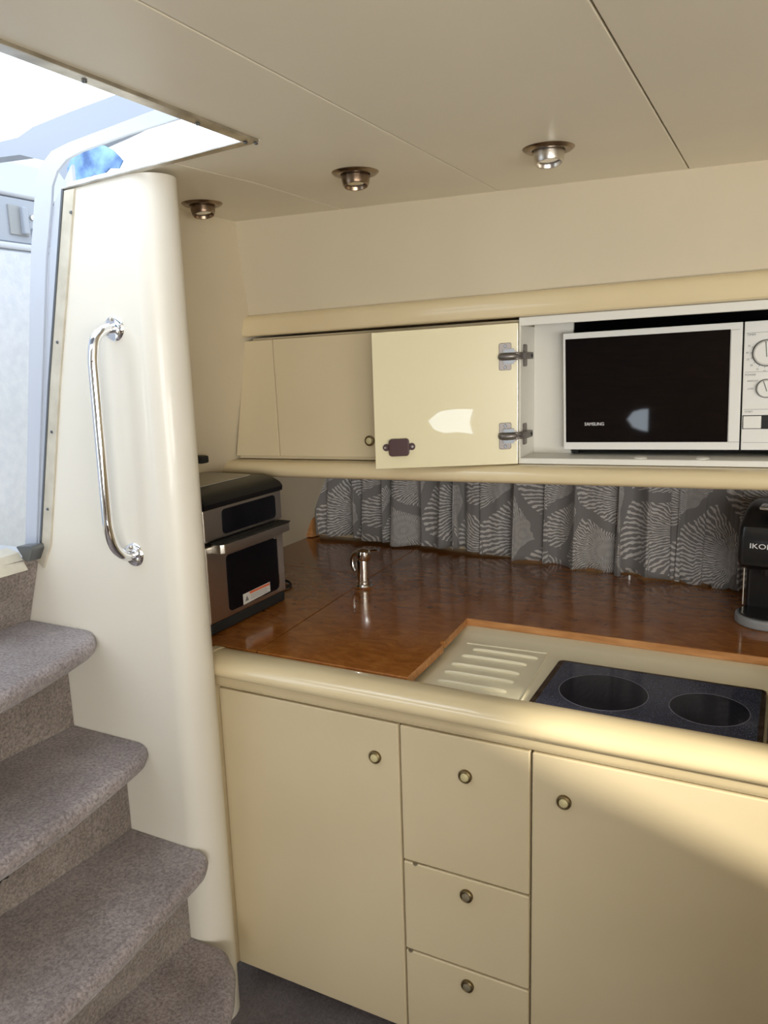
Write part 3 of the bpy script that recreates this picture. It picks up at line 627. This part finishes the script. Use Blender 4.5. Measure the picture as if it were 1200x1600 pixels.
bm = BM(); prism(bm, [(-1.337, 1.575), (-.567, 1.575), (-.567, 1.2405), (-1.408, 1.2405)], 'y', 1.806, 2.10); shear(bm); obj('body', bm, 'cream', uc, smooth=False)
bm = BM(); prism(bm, [(-1.350, 1.5690), (-1.2585, 1.5690), (-1.2545, 1.2505), (-1.405, 1.2505)], 'y', 1.785, 1.803); shear(bm); bevel(bm, .002, 2); obj('end_panel', bm, 'cream', uc)
bm = BM(); prism(bm, [(-1.2565, 1.5690), (-.938, 1.5690), (-.936, 1.2505), (-1.2520, 1.2505)], 'y', 1.785, 1.803); shear(bm); bevel(bm, .002, 2); dd = obj('door', bm, 'cream', uc); knob(dd, -.966, 1.785, 1.293)
bm = BM(); prism(bm, [(-.935, 1.5690), (-.570, 1.5690), (-.570, 1.2505), (-.933, 1.2505)], 'y', 1.785, 1.803); shear(bm); bevel(bm, .002, 2); obj('door', bm, 'cream', uc)
# open bay
mb = thing('microwave_bay', 'open white-lined cupboard bay holding the microwave, its door swung wide', 'cabinet', (-.2, 1.85, 1.24))
bm = BM(); box(bm, -.5655, -.5605, 1.786, 1.90, 1.2535, 1.560); shear(bm); obj('side_panel', bm, 'white', mb, smooth=False)
bm = BM(); box(bm, -.5602, -.466, 1.892, 1.902, 1.2535, 1.575); shear(bm); obj('back_panel', bm, 'white', mb, smooth=False)
bm = BM(); box(bm, -.5655, .45, 1.785, 1.800, 1.560, 1.579); shear(bm); bevel(bm, .001, 1); obj('top_rail', bm, 'white', mb)
bm = BM(); box(bm, -.5655, .45, 1.785, 2.155, 1.2400, 1.2533); shear(bm); bevel(bm, .001, 1); obj('shelf', bm, 'white', mb)
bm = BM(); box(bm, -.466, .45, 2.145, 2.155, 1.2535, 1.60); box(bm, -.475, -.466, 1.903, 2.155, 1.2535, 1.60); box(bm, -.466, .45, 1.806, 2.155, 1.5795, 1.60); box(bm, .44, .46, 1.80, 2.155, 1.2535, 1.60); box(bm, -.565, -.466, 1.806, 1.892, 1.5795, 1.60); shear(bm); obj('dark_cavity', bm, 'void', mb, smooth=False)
for x in (-.289, -.160):
    bm = BM(); lathe(bm, [(0, .005), (.011, .0045), (.0145, .002), (.015, 0), (0, 0)], (x, 1.806, up(1.2533, x)), (0, 0, 1), 24); obj('screw_cap', bm, 'white', mb)
# open door: local frame, hinge edge at the origin, door runs to -x
ang = math.atan2(.100, .330)
od = bpy.data.objects.new('open_door_pivot', None)
bpy.data.objects.remove(od)
L_ = .345
def D(x, y, z):   # door local (x along the door from the hinge, y out of its back face, z up) -> world
    c, s = math.cos(ang), math.sin(ang)
    zz = z + .028*(x)*1.0
    return (-.5635 - x*c + y*s*(-1)*-1*0 + y*s, 1.775 - x*s - y*c, 1.2465 - .032*x + z)
def Dbm(bm):
    for v in bm.verts: v.co = Vector(D(v.co.x, v.co.y, v.co.z))
    return bm
bm = BM(); box(bm, 0, L_, -.016, 0, 0, .327); bevel(bm, .002, 2); Dbm(bm)
odr = obj('door', bm, 'door_back', mb, label='open door swung back, glossy yellowed inner face')
bm = BM(); prism(bm, rect_round(.259, .309, .031, .073, .008), 'y', .0003, .012); bevel(bm, .0025, 2)
Dbm(bm); cp = obj('catch', bm, 'brown', odr, label='dark brown magnetic catch')
for cx in (.254, .316):
    bm = BM(); lathe(bm, [(0, .004), (.0085, .004), (.009, 0), (0, 0)], (cx, 0.0003, .0525), (0, 1, 0), 20); Dbm(bm); obj('catch_ear', bm, 'brown', odr)
for cx in (.2515, .3185):
    bm = BM(); lathe(bm, [(0, .0055), (.0025, .0055), (.003, .004), (0, .004)], (cx, 0.0003, .0525), (0, 1, 0), 12); Dbm(bm); obj('catch_screw', bm, 'steel', odr)
for hz in (.252, .068):
    bm = BM(); prism(bm, rect_round(.016, .044, hz-.031, hz+.031, .004), 'y', .0003, .003); bevel(bm, .0008, 1); Dbm(bm); hp = obj('hinge_plate', bm, 'hinge', odr)
    bm = BM(); prism(bm, [(-.002, hz-.008), (-.002, hz+.008), (.018, hz+.019), (.018, hz-.019)], 'y', .003, .007); Dbm(bm); obj('hinge_wing', bm, 'hinge', odr)
    bm = BM(); tube(bm, smooth_path([(.039, .004, hz), (.036, .009, hz), (.028, .011, hz), (.016, .011, hz), (.008, .008, hz)], 4), .0085, 14)
    tube(bm, [(.012, .009, hz), (-.003, .011, hz)], .0045, 10)
    Dbm(bm); obj('hinge_cup', bm, 'hinge', odr)
    bm = BM()
    for s in (-1, 1): box(bm, .009, .034, .003, .0115, hz+s*.013-.004, hz+s*.013+.004)
    Dbm(bm); obj('hinge_slot', bm, 'darkalu', odr)
    for s in (-1, 1):
        bm = BM(); lathe(bm, [(0, .005), (.0028, .005), (.0036, .003), (0, .003)], (.030, 0, hz+s*.024), (0, 1, 0), 12); Dbm(bm); obj('screw', bm, 'darkalu', odr)
    # arm bridging to the cabinet side
    zz = 1.2465 + hz
    bm = BM()
    for s in (-1, 1): tube(bm, [(-.566, 1.762, zz+s*.006), (-.556, 1.768, zz+s*.004), (-.548, 1.785, zz+s*.004)], .0032, 8)
    box(bm, -.560, -.545, 1.772, 1.834, zz-.008, zz+.008); bevel(bm, .001, 1); obj('hinge_arm', bm, 'hinge', odr)
    bm = BM(); prism(bm, rect_round(1.800, 1.822, zz-.025, zz+.026, .004), 'x', -.5603, -.556); bevel(bm, .001, 1); obj('hinge_base', bm, 'hinge', odr)
    bm = BM(); box(bm, -.5455, -.544, 1.817, 1.827, zz-.004, zz+.004); obj('hinge_slot', bm, 'blackmatte', odr)

# ------------------------------------------------------------------ microwave (local: x right, y back, z up; origin at front bottom left)
tilt = -.022
mw = thing('microwave_oven', 'white microwave oven with black glass door and dial controls in the upper bay', 'microwave', (-.474, 1.850, 1.2745), (0, tilt, 0))
bm = BM(); box(bm, .004, 0.489, .018, .29, 0, .271); bevel(bm, .003, 2); obj('casing', bm, 'mwwhite', mw, local=True)
bm = BM(); box(bm, 0, .3835, 0, .018, .0, .272); bevel(bm, .002, 2)
dr = obj('door', bm, 'mwwhite', mw, local=True)
bm = BM(); box(bm, .006, .360, -.0012, .003, .0175, .258); bevel(bm, .0005, 1); obj('door_glass', bm, 'blackglass', dr, local=True)
bm = BM()
for a, b in (((.361, .0175), (.361, .256)), ((.3835, .0175), (.361, .0175)), ((.378, .2565), (.361, .2565))):
    tube(bm, [(a[0], 0, a[1]), (b[0], 0, b[1])], .0004, 6)
obj('handle_groove', bm, 'print', dr, local=True)
text('brand_mark', 'SAMSUNG', .0105, 'printwhite', dr, (.050, -.0014, .060), FACE_CAM, sx=.95)
bm = BM(); box(bm, .3865, .489, 0, .018, 0, .272); bevel(bm, .002, 2); cpn = obj('control_panel', bm, 'mwwhite', mw, local=True)
bm = BM(); box(bm, .3830, .3868, .004, .017, .001, .270); obj('door_gap', bm, 'void', mw, local=True, smooth=False)
def dial(cx, cz, r, ptr):
    bm = BM(); lathe(bm, [(0, -.014), (r*.80, -.014), (r*.9, -.012), (r*.95, 0), (0, 0)], (cx, 0, cz), (0, 1, 0), 40); k = obj('dial', bm, 'mwwhite', mw, local=True)
    bm = BM(); lathe(bm, [(r*.955, 0), (r*.955, -.0006), (r*1.03, -.0006), (r*1.03, 0)], (cx, 0, cz), (0, 1, 0), 40); obj('dial_outline', bm, 'print', k, local=True, smooth=False)
    c, s = math.cos(R(ptr)), math.sin(R(ptr))
    bm = BM(); tube(bm, [(cx+c*r*.85, -.0142, cz+s*r*.85), (cx-c*r*.3, -.0142, cz-s*r*.3)], .0010, 6); obj('pointer', bm, 'print', k, local=True)
dial(.4305, .205, .0275, 95); dial(.4320, .131, .0195, 108)
def lab(s, x, z, size=.0062, al='LEFT'): text('printed_label', s, size, 'print', cpn, (x, -.0003, z), FACE_CAM, align=al, ext=.0002)
lab('TIMER', .392, .2440); lab('POWER', .390, .1605); lab('START', .392, .0825, .0055)
for k, s in enumerate(('35', '30', '25', '20', '15', '10')):
    a = R(155 + 22*k); lab(s, .4305+.0375*math.cos(a), .205+.0375*math.sin(a), .0055, 'CENTER')
    bm = BM(); tube(bm, [(.4305+.0285*math.cos(a), -.0002, .205+.0285*math.sin(a)), (.4305+.0318*math.cos(a), -.0002, .205+.0318*math.sin(a))], .0004, 5); obj('dial_tick', bm, 'print', cpn, local=True)
lab('DEFROST', .395, .1475, .005); lab('LOW', .396, .131, .005)
for z in (.1665, .248, .0875, .0165):
    bm = BM(); tube(bm, [(.390, 0, z), (.487, 0, z)], .00035, 5); obj('printed_line', bm, 'print', cpn, local=True)
bm = BM(); box(bm, .3885, .4285, -.0008, .004, .0455, .0750); obj('button_surround', bm, 'blackmatte', mw, local=True, smooth=False)
bm = BM(); box(bm, .3900, .4250, -.004, .003, .0470, .0735); bevel(bm, .001, 2); obj('button', bm, 'mwwhite', mw, local=True)
bm = BM(); box(bm, .4285, .487, -.0012, .004, .0455, .0750); obj('button_window', bm, 'blackmatte', mw, local=True, smooth=False)
for x, y in ((.02, .035), (.45, .035), (.02, .27), (.45, .27)):
    bm = BM(); lathe(bm, [(0, -.0125), (.008, -.0125), (.010, 0), (0, 0)], (x, y, .0005), (0, 0, 1), 16); obj('foot', bm, 'blackmatte', mw, local=True)
bm = BM(); box(bm, .012, .48, .02, .28, -.004, .0002); obj('base_plate', bm, 'blackmatte', mw, local=True, smooth=False)

# ------------------------------------------------------------------ air fryer oven (front faces +x)
af = thing('air_fryer_oven', 'black and steel air fryer oven with a drop door, half behind the partition', 'air fryer', (-1.34, 1.53, WZ))
AX = -1.19; Y0, Y1 = 1.372, 1.690
def yz_round(y0, y1, z0, z1, r, n=5): return rect_round(y0, y1, z0, z1, r, n)
bm = BM(); box(bm, -1.475, -1.205, Y0+.004, Y1-.004, .862+.010, 1.185); bevel(bm, .015, 4); obj('body', bm, 'black', af)
bm = BM(); box(bm, -1.47, -1.192, Y0+.006, Y1-.004, .8625, .890); bevel(bm, .006, 3); obj('base', bm, 'blackmatte', af)
bm = BM(); prism(bm, [(-1.478, 1.168), (-1.186, 1.168), (-1.184, 1.180), (-1.192, 1.194), (-1.212, 1.204), (-1.25, 1.208), (-1.470, 1.208), (-1.478, 1.200)], 'y', Y0, Y1)
bevel(bm, .018, 4, sel=lambda e: abs(e.verts[0].co.y - e.verts[1].co.y) < 1e-5 and e.verts[0].co.z > 1.185 and e.verts[1].co.z > 1.185)
obj('top_cap', bm, 'blackcap', af)
bm = BM(); prism(bm, rect_round(-1.462, -1.262, Y0+.030, Y1-.026, .012), 'z', 1.2078, 1.2102); obj('lid_inset', bm, 'lid', af)
bm = BM(); box(bm, -1.205, AX, Y0+.001, Y1-.001, 1.090, 1.168); bevel(bm, .004, 3); pnl = obj('control_bezel', bm, 'steel', af)
bm = BM(); prism(bm, yz_round(1.440, 1.660, 1.099, 1.160, .012), 'x', AX-.002, AX+.0012); obj('display', bm, 'blackscreen', pnl)
bm = BM(); box(bm, -1.207, AX, Y0+.001, Y1-.001, .890, 1.080); bevel(bm, .005, 3); adr = obj('oven_door', bm, 'steel', af)
bm = BM(); prism(bm, yz_round(1.444, 1.659, .904, 1.046, .012), 'x', AX-.002, AX+.0012); obj('door_window', bm, 'blackscreen', adr)
bm = BM(); ol = yz_round(1.4455, 1.6575, .9055, 1.0445, .012, 6); tube(bm, [(AX+.0013, y, z) for y, z in ol[-7:] + ol[:7]], .0009, 6); obj('window_seal', bm, 'chrome', adr)
bm = BM(); prism(bm, [(AX-.001, 1.395), (-1.166, 1.397), (-1.158, 1.405), (-1.156, 1.42), (-1.156, 1.660), (-1.158, 1.675), (-1.166, 1.684), (AX-.001, 1.686), (AX-.001, 1.676), (-1.170, 1.674), (-1.168, 1.66), (-1.168, 1.42), (-1.170, 1.407), (AX-.001, 1.405)], 'z', 1.062, 1.084); bevel(bm, .002, 2); obj('handle', bm, 'steel', adr)
bm = BM(); box(bm, -1.200, -1.160, 1.398, 1.684, 1.0842, 1.0872); bevel(bm, .001, 1); obj('handle_cap', bm, 'blackmatte', adr)
bm = BM(); prism(bm, [(1.499, .9045), (1.614, .9085), (1.614, .9340), (1.499, .9320)], 'x', AX+.0010, AX+.0018); lb = obj('warning_label', bm, 'label', adr, smooth=False)
bm = BM(); box(bm, AX+.0012, AX+.0022, 1.526, 1.612, .9262, .9318); obj('label_stripe', bm, 'labelred', lb, smooth=False)
bm = BM(); prism(bm, [(1.506, .912), (1.521, .912), (1.5135, .925)], 'x', AX+.0012, AX+.0022); obj('warning_triangle', bm, 'print', lb, smooth=False)
bm = BM()
for k in range(4): box(bm, AX+.0012, AX+.0021, 1.530, 1.605-.008*(k % 2), .911+.0037*k, .9118+.0037*k)
obj('label_text', bm, 'print', lb, smooth=False)
# mains lead
bm = BM()
pts = [(-1.36, 1.693, .99), (-1.32, 1.715, .975), (-1.265, 1.76, .955), (-1.275, 1.80, .925), (-1.31, 1.82, .875), (-1.28, 1.83, .866), (-1.25, 1.79, .865), (-1.285, 1.75, .866), (-1.35, 1.76, .866), (-1.44, 1.82, .866), (-1.50, 1.95, .866)]
tube(bm, smooth_path(pts, 8), .0035, 8)
tag(obj('power_cord', bm, 'blackmatte', wn=False), 'black power lead looped on the worktop beside the air fryer', 'cable')
bm = BM(); box(bm, -1.43, -1.375, 1.60, 1.63, 1.242, 1.262); bevel(bm, .004, 2)
tag(obj('wall_hook', bm, 'blackmatte'), 'small black stub on the end wall above the air fryer', 'hook')

# ------------------------------------------------------------------ curtains
def curtain(name, x0, x1, hem, top, yoff, folds, amp, label, seed, wide=1.6, n=260, spread=0.0):
    rnd = random.Random(seed)
    ph = [rnd.uniform(0, 6.28) for _ in range(6)]
    bm = BM(); uvl = bm.loops.layers.uv.new('UVMap')
    nv = 22; grid = []; arc = 0; prev = None; us = []
    xsn = []
    for i in range(n+1):
        t = i/n
        s = folds*6.2832*t + 1.2*math.sin(2.1*6.28*t+ph[0]) + .8*math.sin(5.3*t*6.28+ph[1])
        x = x0 + (x1-x0)*t
        off = amp*(math.sin(s) + .35*math.sin(2*s+ph[2]))*(0.6+0.4*math.sin(3.1*t*6.28+ph[3]))
        dx = amp*.5*math.cos(s+ph[4]*.2)
        xsn.append((x, off, dx, s))
        if prev is not None: arc += math.hypot(x-prev[0], off-prev[1])*1.0
        prev = (x, off); us.append(arc)
    for j in range(nv+1):
        v = j/nv; row = []
        for i in range(n+1):
            x, off, dx, s = xsn[i]; t = i/n
            gather = 1.0 if v < .86 else 1.0 - .45*math.sin((v-.86)/.14*1.57)
            fl = (0.55+.45*(1-v))*gather
            tilt_ = .012*math.sin(1.7*s*.31+ph[5])*(1-v)
            z = hem(t) + (top-hem(t))*v
            row.append(bm.verts.new((x+dx*fl+tilt_+spread*(t-.5)*(1-v), yhull(x)-yoff-off*fl - .008*(1-v), z)))
        grid.append(row)
    for j in range(nv):
        for i in range(n):
            f = bm.faces.new((grid[j][i], grid[j][i+1], grid[j+1][i+1], grid[j+1][i]))
            for lp_, (ii, jj) in zip(f.loops, ((i, j), (i+1, j), (i+1, j+1), (i, j+1))):
                lp_[uvl].uv = (us[ii], jj/nv*(top-.87))
    o = obj(name, bm, 'curtain', sharp=180, wn=False)
    md = o.modifiers.new('cloth', 'SOLIDIFY'); md.thickness = .0012
    tag(o, label, 'curtain', None); return o
def hem1(t): return .874 + .004*math.sin(9*t) + .003*math.sin(31*t) - .004*t
def hem2(t): return (.864 + .003*math.sin(23*t) + (.006 if .62 < t < .70 else 0) + .003*math.sin(7*t))
curtain('curtain', -1.525, -.862, hem1, 1.25, .052, 9.5, .024, 'grey coral-print curtain gathered tightly at the left, behind the tap', 3)
curtain('curtain', -.872, -.285, hem2, 1.25, .060, 5.6, .027, 'grey coral-print curtain in broad pleats right of the gathered left curtain', 8)
curtain('curtain', -.300, -.090, hem2, 1.25, .055, 1.3, .012, 'flat spread piece of grey coral-print curtain left of the coffee machine', 12)
curtain('curtain', -.098, .32, hem2, 1.25, .055, 5.5, .02, 'grey coral-print curtain partly hidden behind the coffee machine', 21)
bm = BM(); xx = [-1.52+.1*k for k in range(20)]; tube(bm, [(x, yhull(x)-.055, 1.262) for x in xx], .004, 8)
tag(obj('curtain_wire', bm, 'steel'), 'thin rail carrying the curtains behind the lower moulding', 'curtain rail')
bm = BM()
xx = [-.92, -.6, -.4, -.09, .2]; quadloft(bm, [(x, yhull(x)-.028, WZ+.0005) for x in xx], [(x, yhull(x)-.028, WZ+.009) for x in xx], (0, .026, 0))
tag(obj('window_ledge', bm, 'cream'), 'thin cream ledge under the curtain hems at the back of the worktop', 'ledge')
bm = BM(); lathe(bm, [(0, 0), (.003, 0), (.003, .010), (.0015, .014), (0, .014)], (-.375, yhull(-.375)-.105, WZ+.0005), (0, 0, 1), 10)
tag(obj('curtain_peg', bm, 'printwhite'), 'tiny white peg on the worktop below the curtain hem', 'peg')

# ------------------------------------------------------------------ capsule coffee machine
cm = thing('coffee_machine', 'black capsule coffee machine with grey base at the right edge of the worktop', 'coffee machine', (-.012, 2.00, WZ), (0, 0, R(-6)))
def oval(cx, cy, rx, ry, z0, z1, bev, seg=48, pw=2.0):
    bm = BM(); pts = []
    for k in range(seg):
        a = 2*math.pi*k/seg; c, s = math.cos(a), math.sin(a)
        pts.append((cx + rx*math.copysign(abs(c)**(2/pw), c), cy + ry*math.copysign(abs(s)**(2/pw), s)))
    prism(bm, pts, 'z', z0, z1); bevel(bm, bev, 3, ang=60); return bm
obj('base', oval(0, -.035, .070, .066, 0, .024, .006), 'greytray', cm, local=True)
obj('drip_grate', oval(0, -.035, .062, .058, .0235, .027, .001), 'black', cm, local=True)
bm = BM()
prof = [(.060, .0), (.060, .02), (.058, .10), (.056, .125), (.050, .145)]
prism(bm, [(-.056, 0.0), (-.060, .135), (.060, .135), (.056, 0.0)], 'z', .018, .165); bevel(bm, .012, 4, sel=lambda e: abs(e.verts[0].co.z-e.verts[1].co.z) > .05)
obj('column', bm, 'black', cm, local=True)
bm = BM()
sec = [(-.085, .150), (-.088, .165), (-.086, .215), (-.078, .238), (-.055, .252), (-.01, .268), (.05, .276), (.115, .272), (.135, .255), (.135, .130), (-.035, .128), (-.070, .140)]
prism(bm, sec, 'x', -.066, .066); bevel(bm, .016, 5, sel=lambda e: abs(e.verts[0].co.x-e.verts[1].co.x) < 1e-5)
obj('head', bm, 'black', cm, local=True)
text('brand_mark', 'IKOHS', .0165, 'printwhite', cm, (-.040, -.0885, .196), (R(88), 0, 0), sx=1.25)
bm = BM(); lathe(bm, [(0, 0), (.014, 0), (.016, .006), (.016, .022), (0, .022)], (0, -.045, .118), (0, 0, 1), 20); obj('nozzle', bm, 'black', cm, local=True)
bm = BM(); box(bm, -.028, .028, -.06, -.012, .274, .284); bevel(bm, .004, 3); obj('lever', bm, 'chrome', cm, local=True)
bm = BM()
tube(bm, [(-.0585, -.004, .03), (-.0595, -.004, .125)], .0016, 8); obj('side_trim', bm, 'steel', cm, local=True)

# ------------------------------------------------------------------ downlights
dl_labels = {0: 'bronze eyeball downlight in the ceiling nearest the partition', 1: 'bronze eyeball downlight in the middle of the three ceiling lights', 2: 'bright-rimmed bronze eyeball downlight furthest from the partition'}
for i, (x, y) in enumerate(((-1.247, 1.520), (-.802, 1.458), (-.420, 1.500))):
    t = thing('downlight', dl_labels[i], 'ceiling light', (x, y, CZ), (0, 0, 0), 'ceiling downlights above the galley')
    bm = BM(); lathe(bm, [(.030, .004), (.030, -.004), (.034, -.006), (.042, -.005), (.047, -.001), (.0475, .0)], (0, 0, 0), (0, 0, 1), 40); obj('flange', bm, 'bronze', t, local=True)
    bm = BM(); lathe(bm, [(0, .004), (.031, .004), (.031, -.003), (.0285, -.0035), (0, -.0035)], (0, 0, 0), (0, 0, 1), 32); obj('socket', bm, 'blackmatte', t, local=True)
    ax = Vector((.10, -.12, -1)).normalized() if i != 0 else Vector((.2, -.1, -1)).normalized()
    bm = BM(); lathe(bm, [(0, .0), (.0275, .0), (.0285, .010), (.0265, .022), (.024, .026), (.022, .0255), (.019, .016), (0, .013)], (0, 0, -.002), ax, 32); sp = obj('eyeball', bm, 'bronze' if i < 2 else 'steel', t, local=True)
    bm = BM(); lathe(bm, [(0, .0155), (.014, .017), (.0175, .0205), (0, .0205)], (0, 0, -.002), ax, 24); obj('lens', bm, 'chrome', sp, local=True)
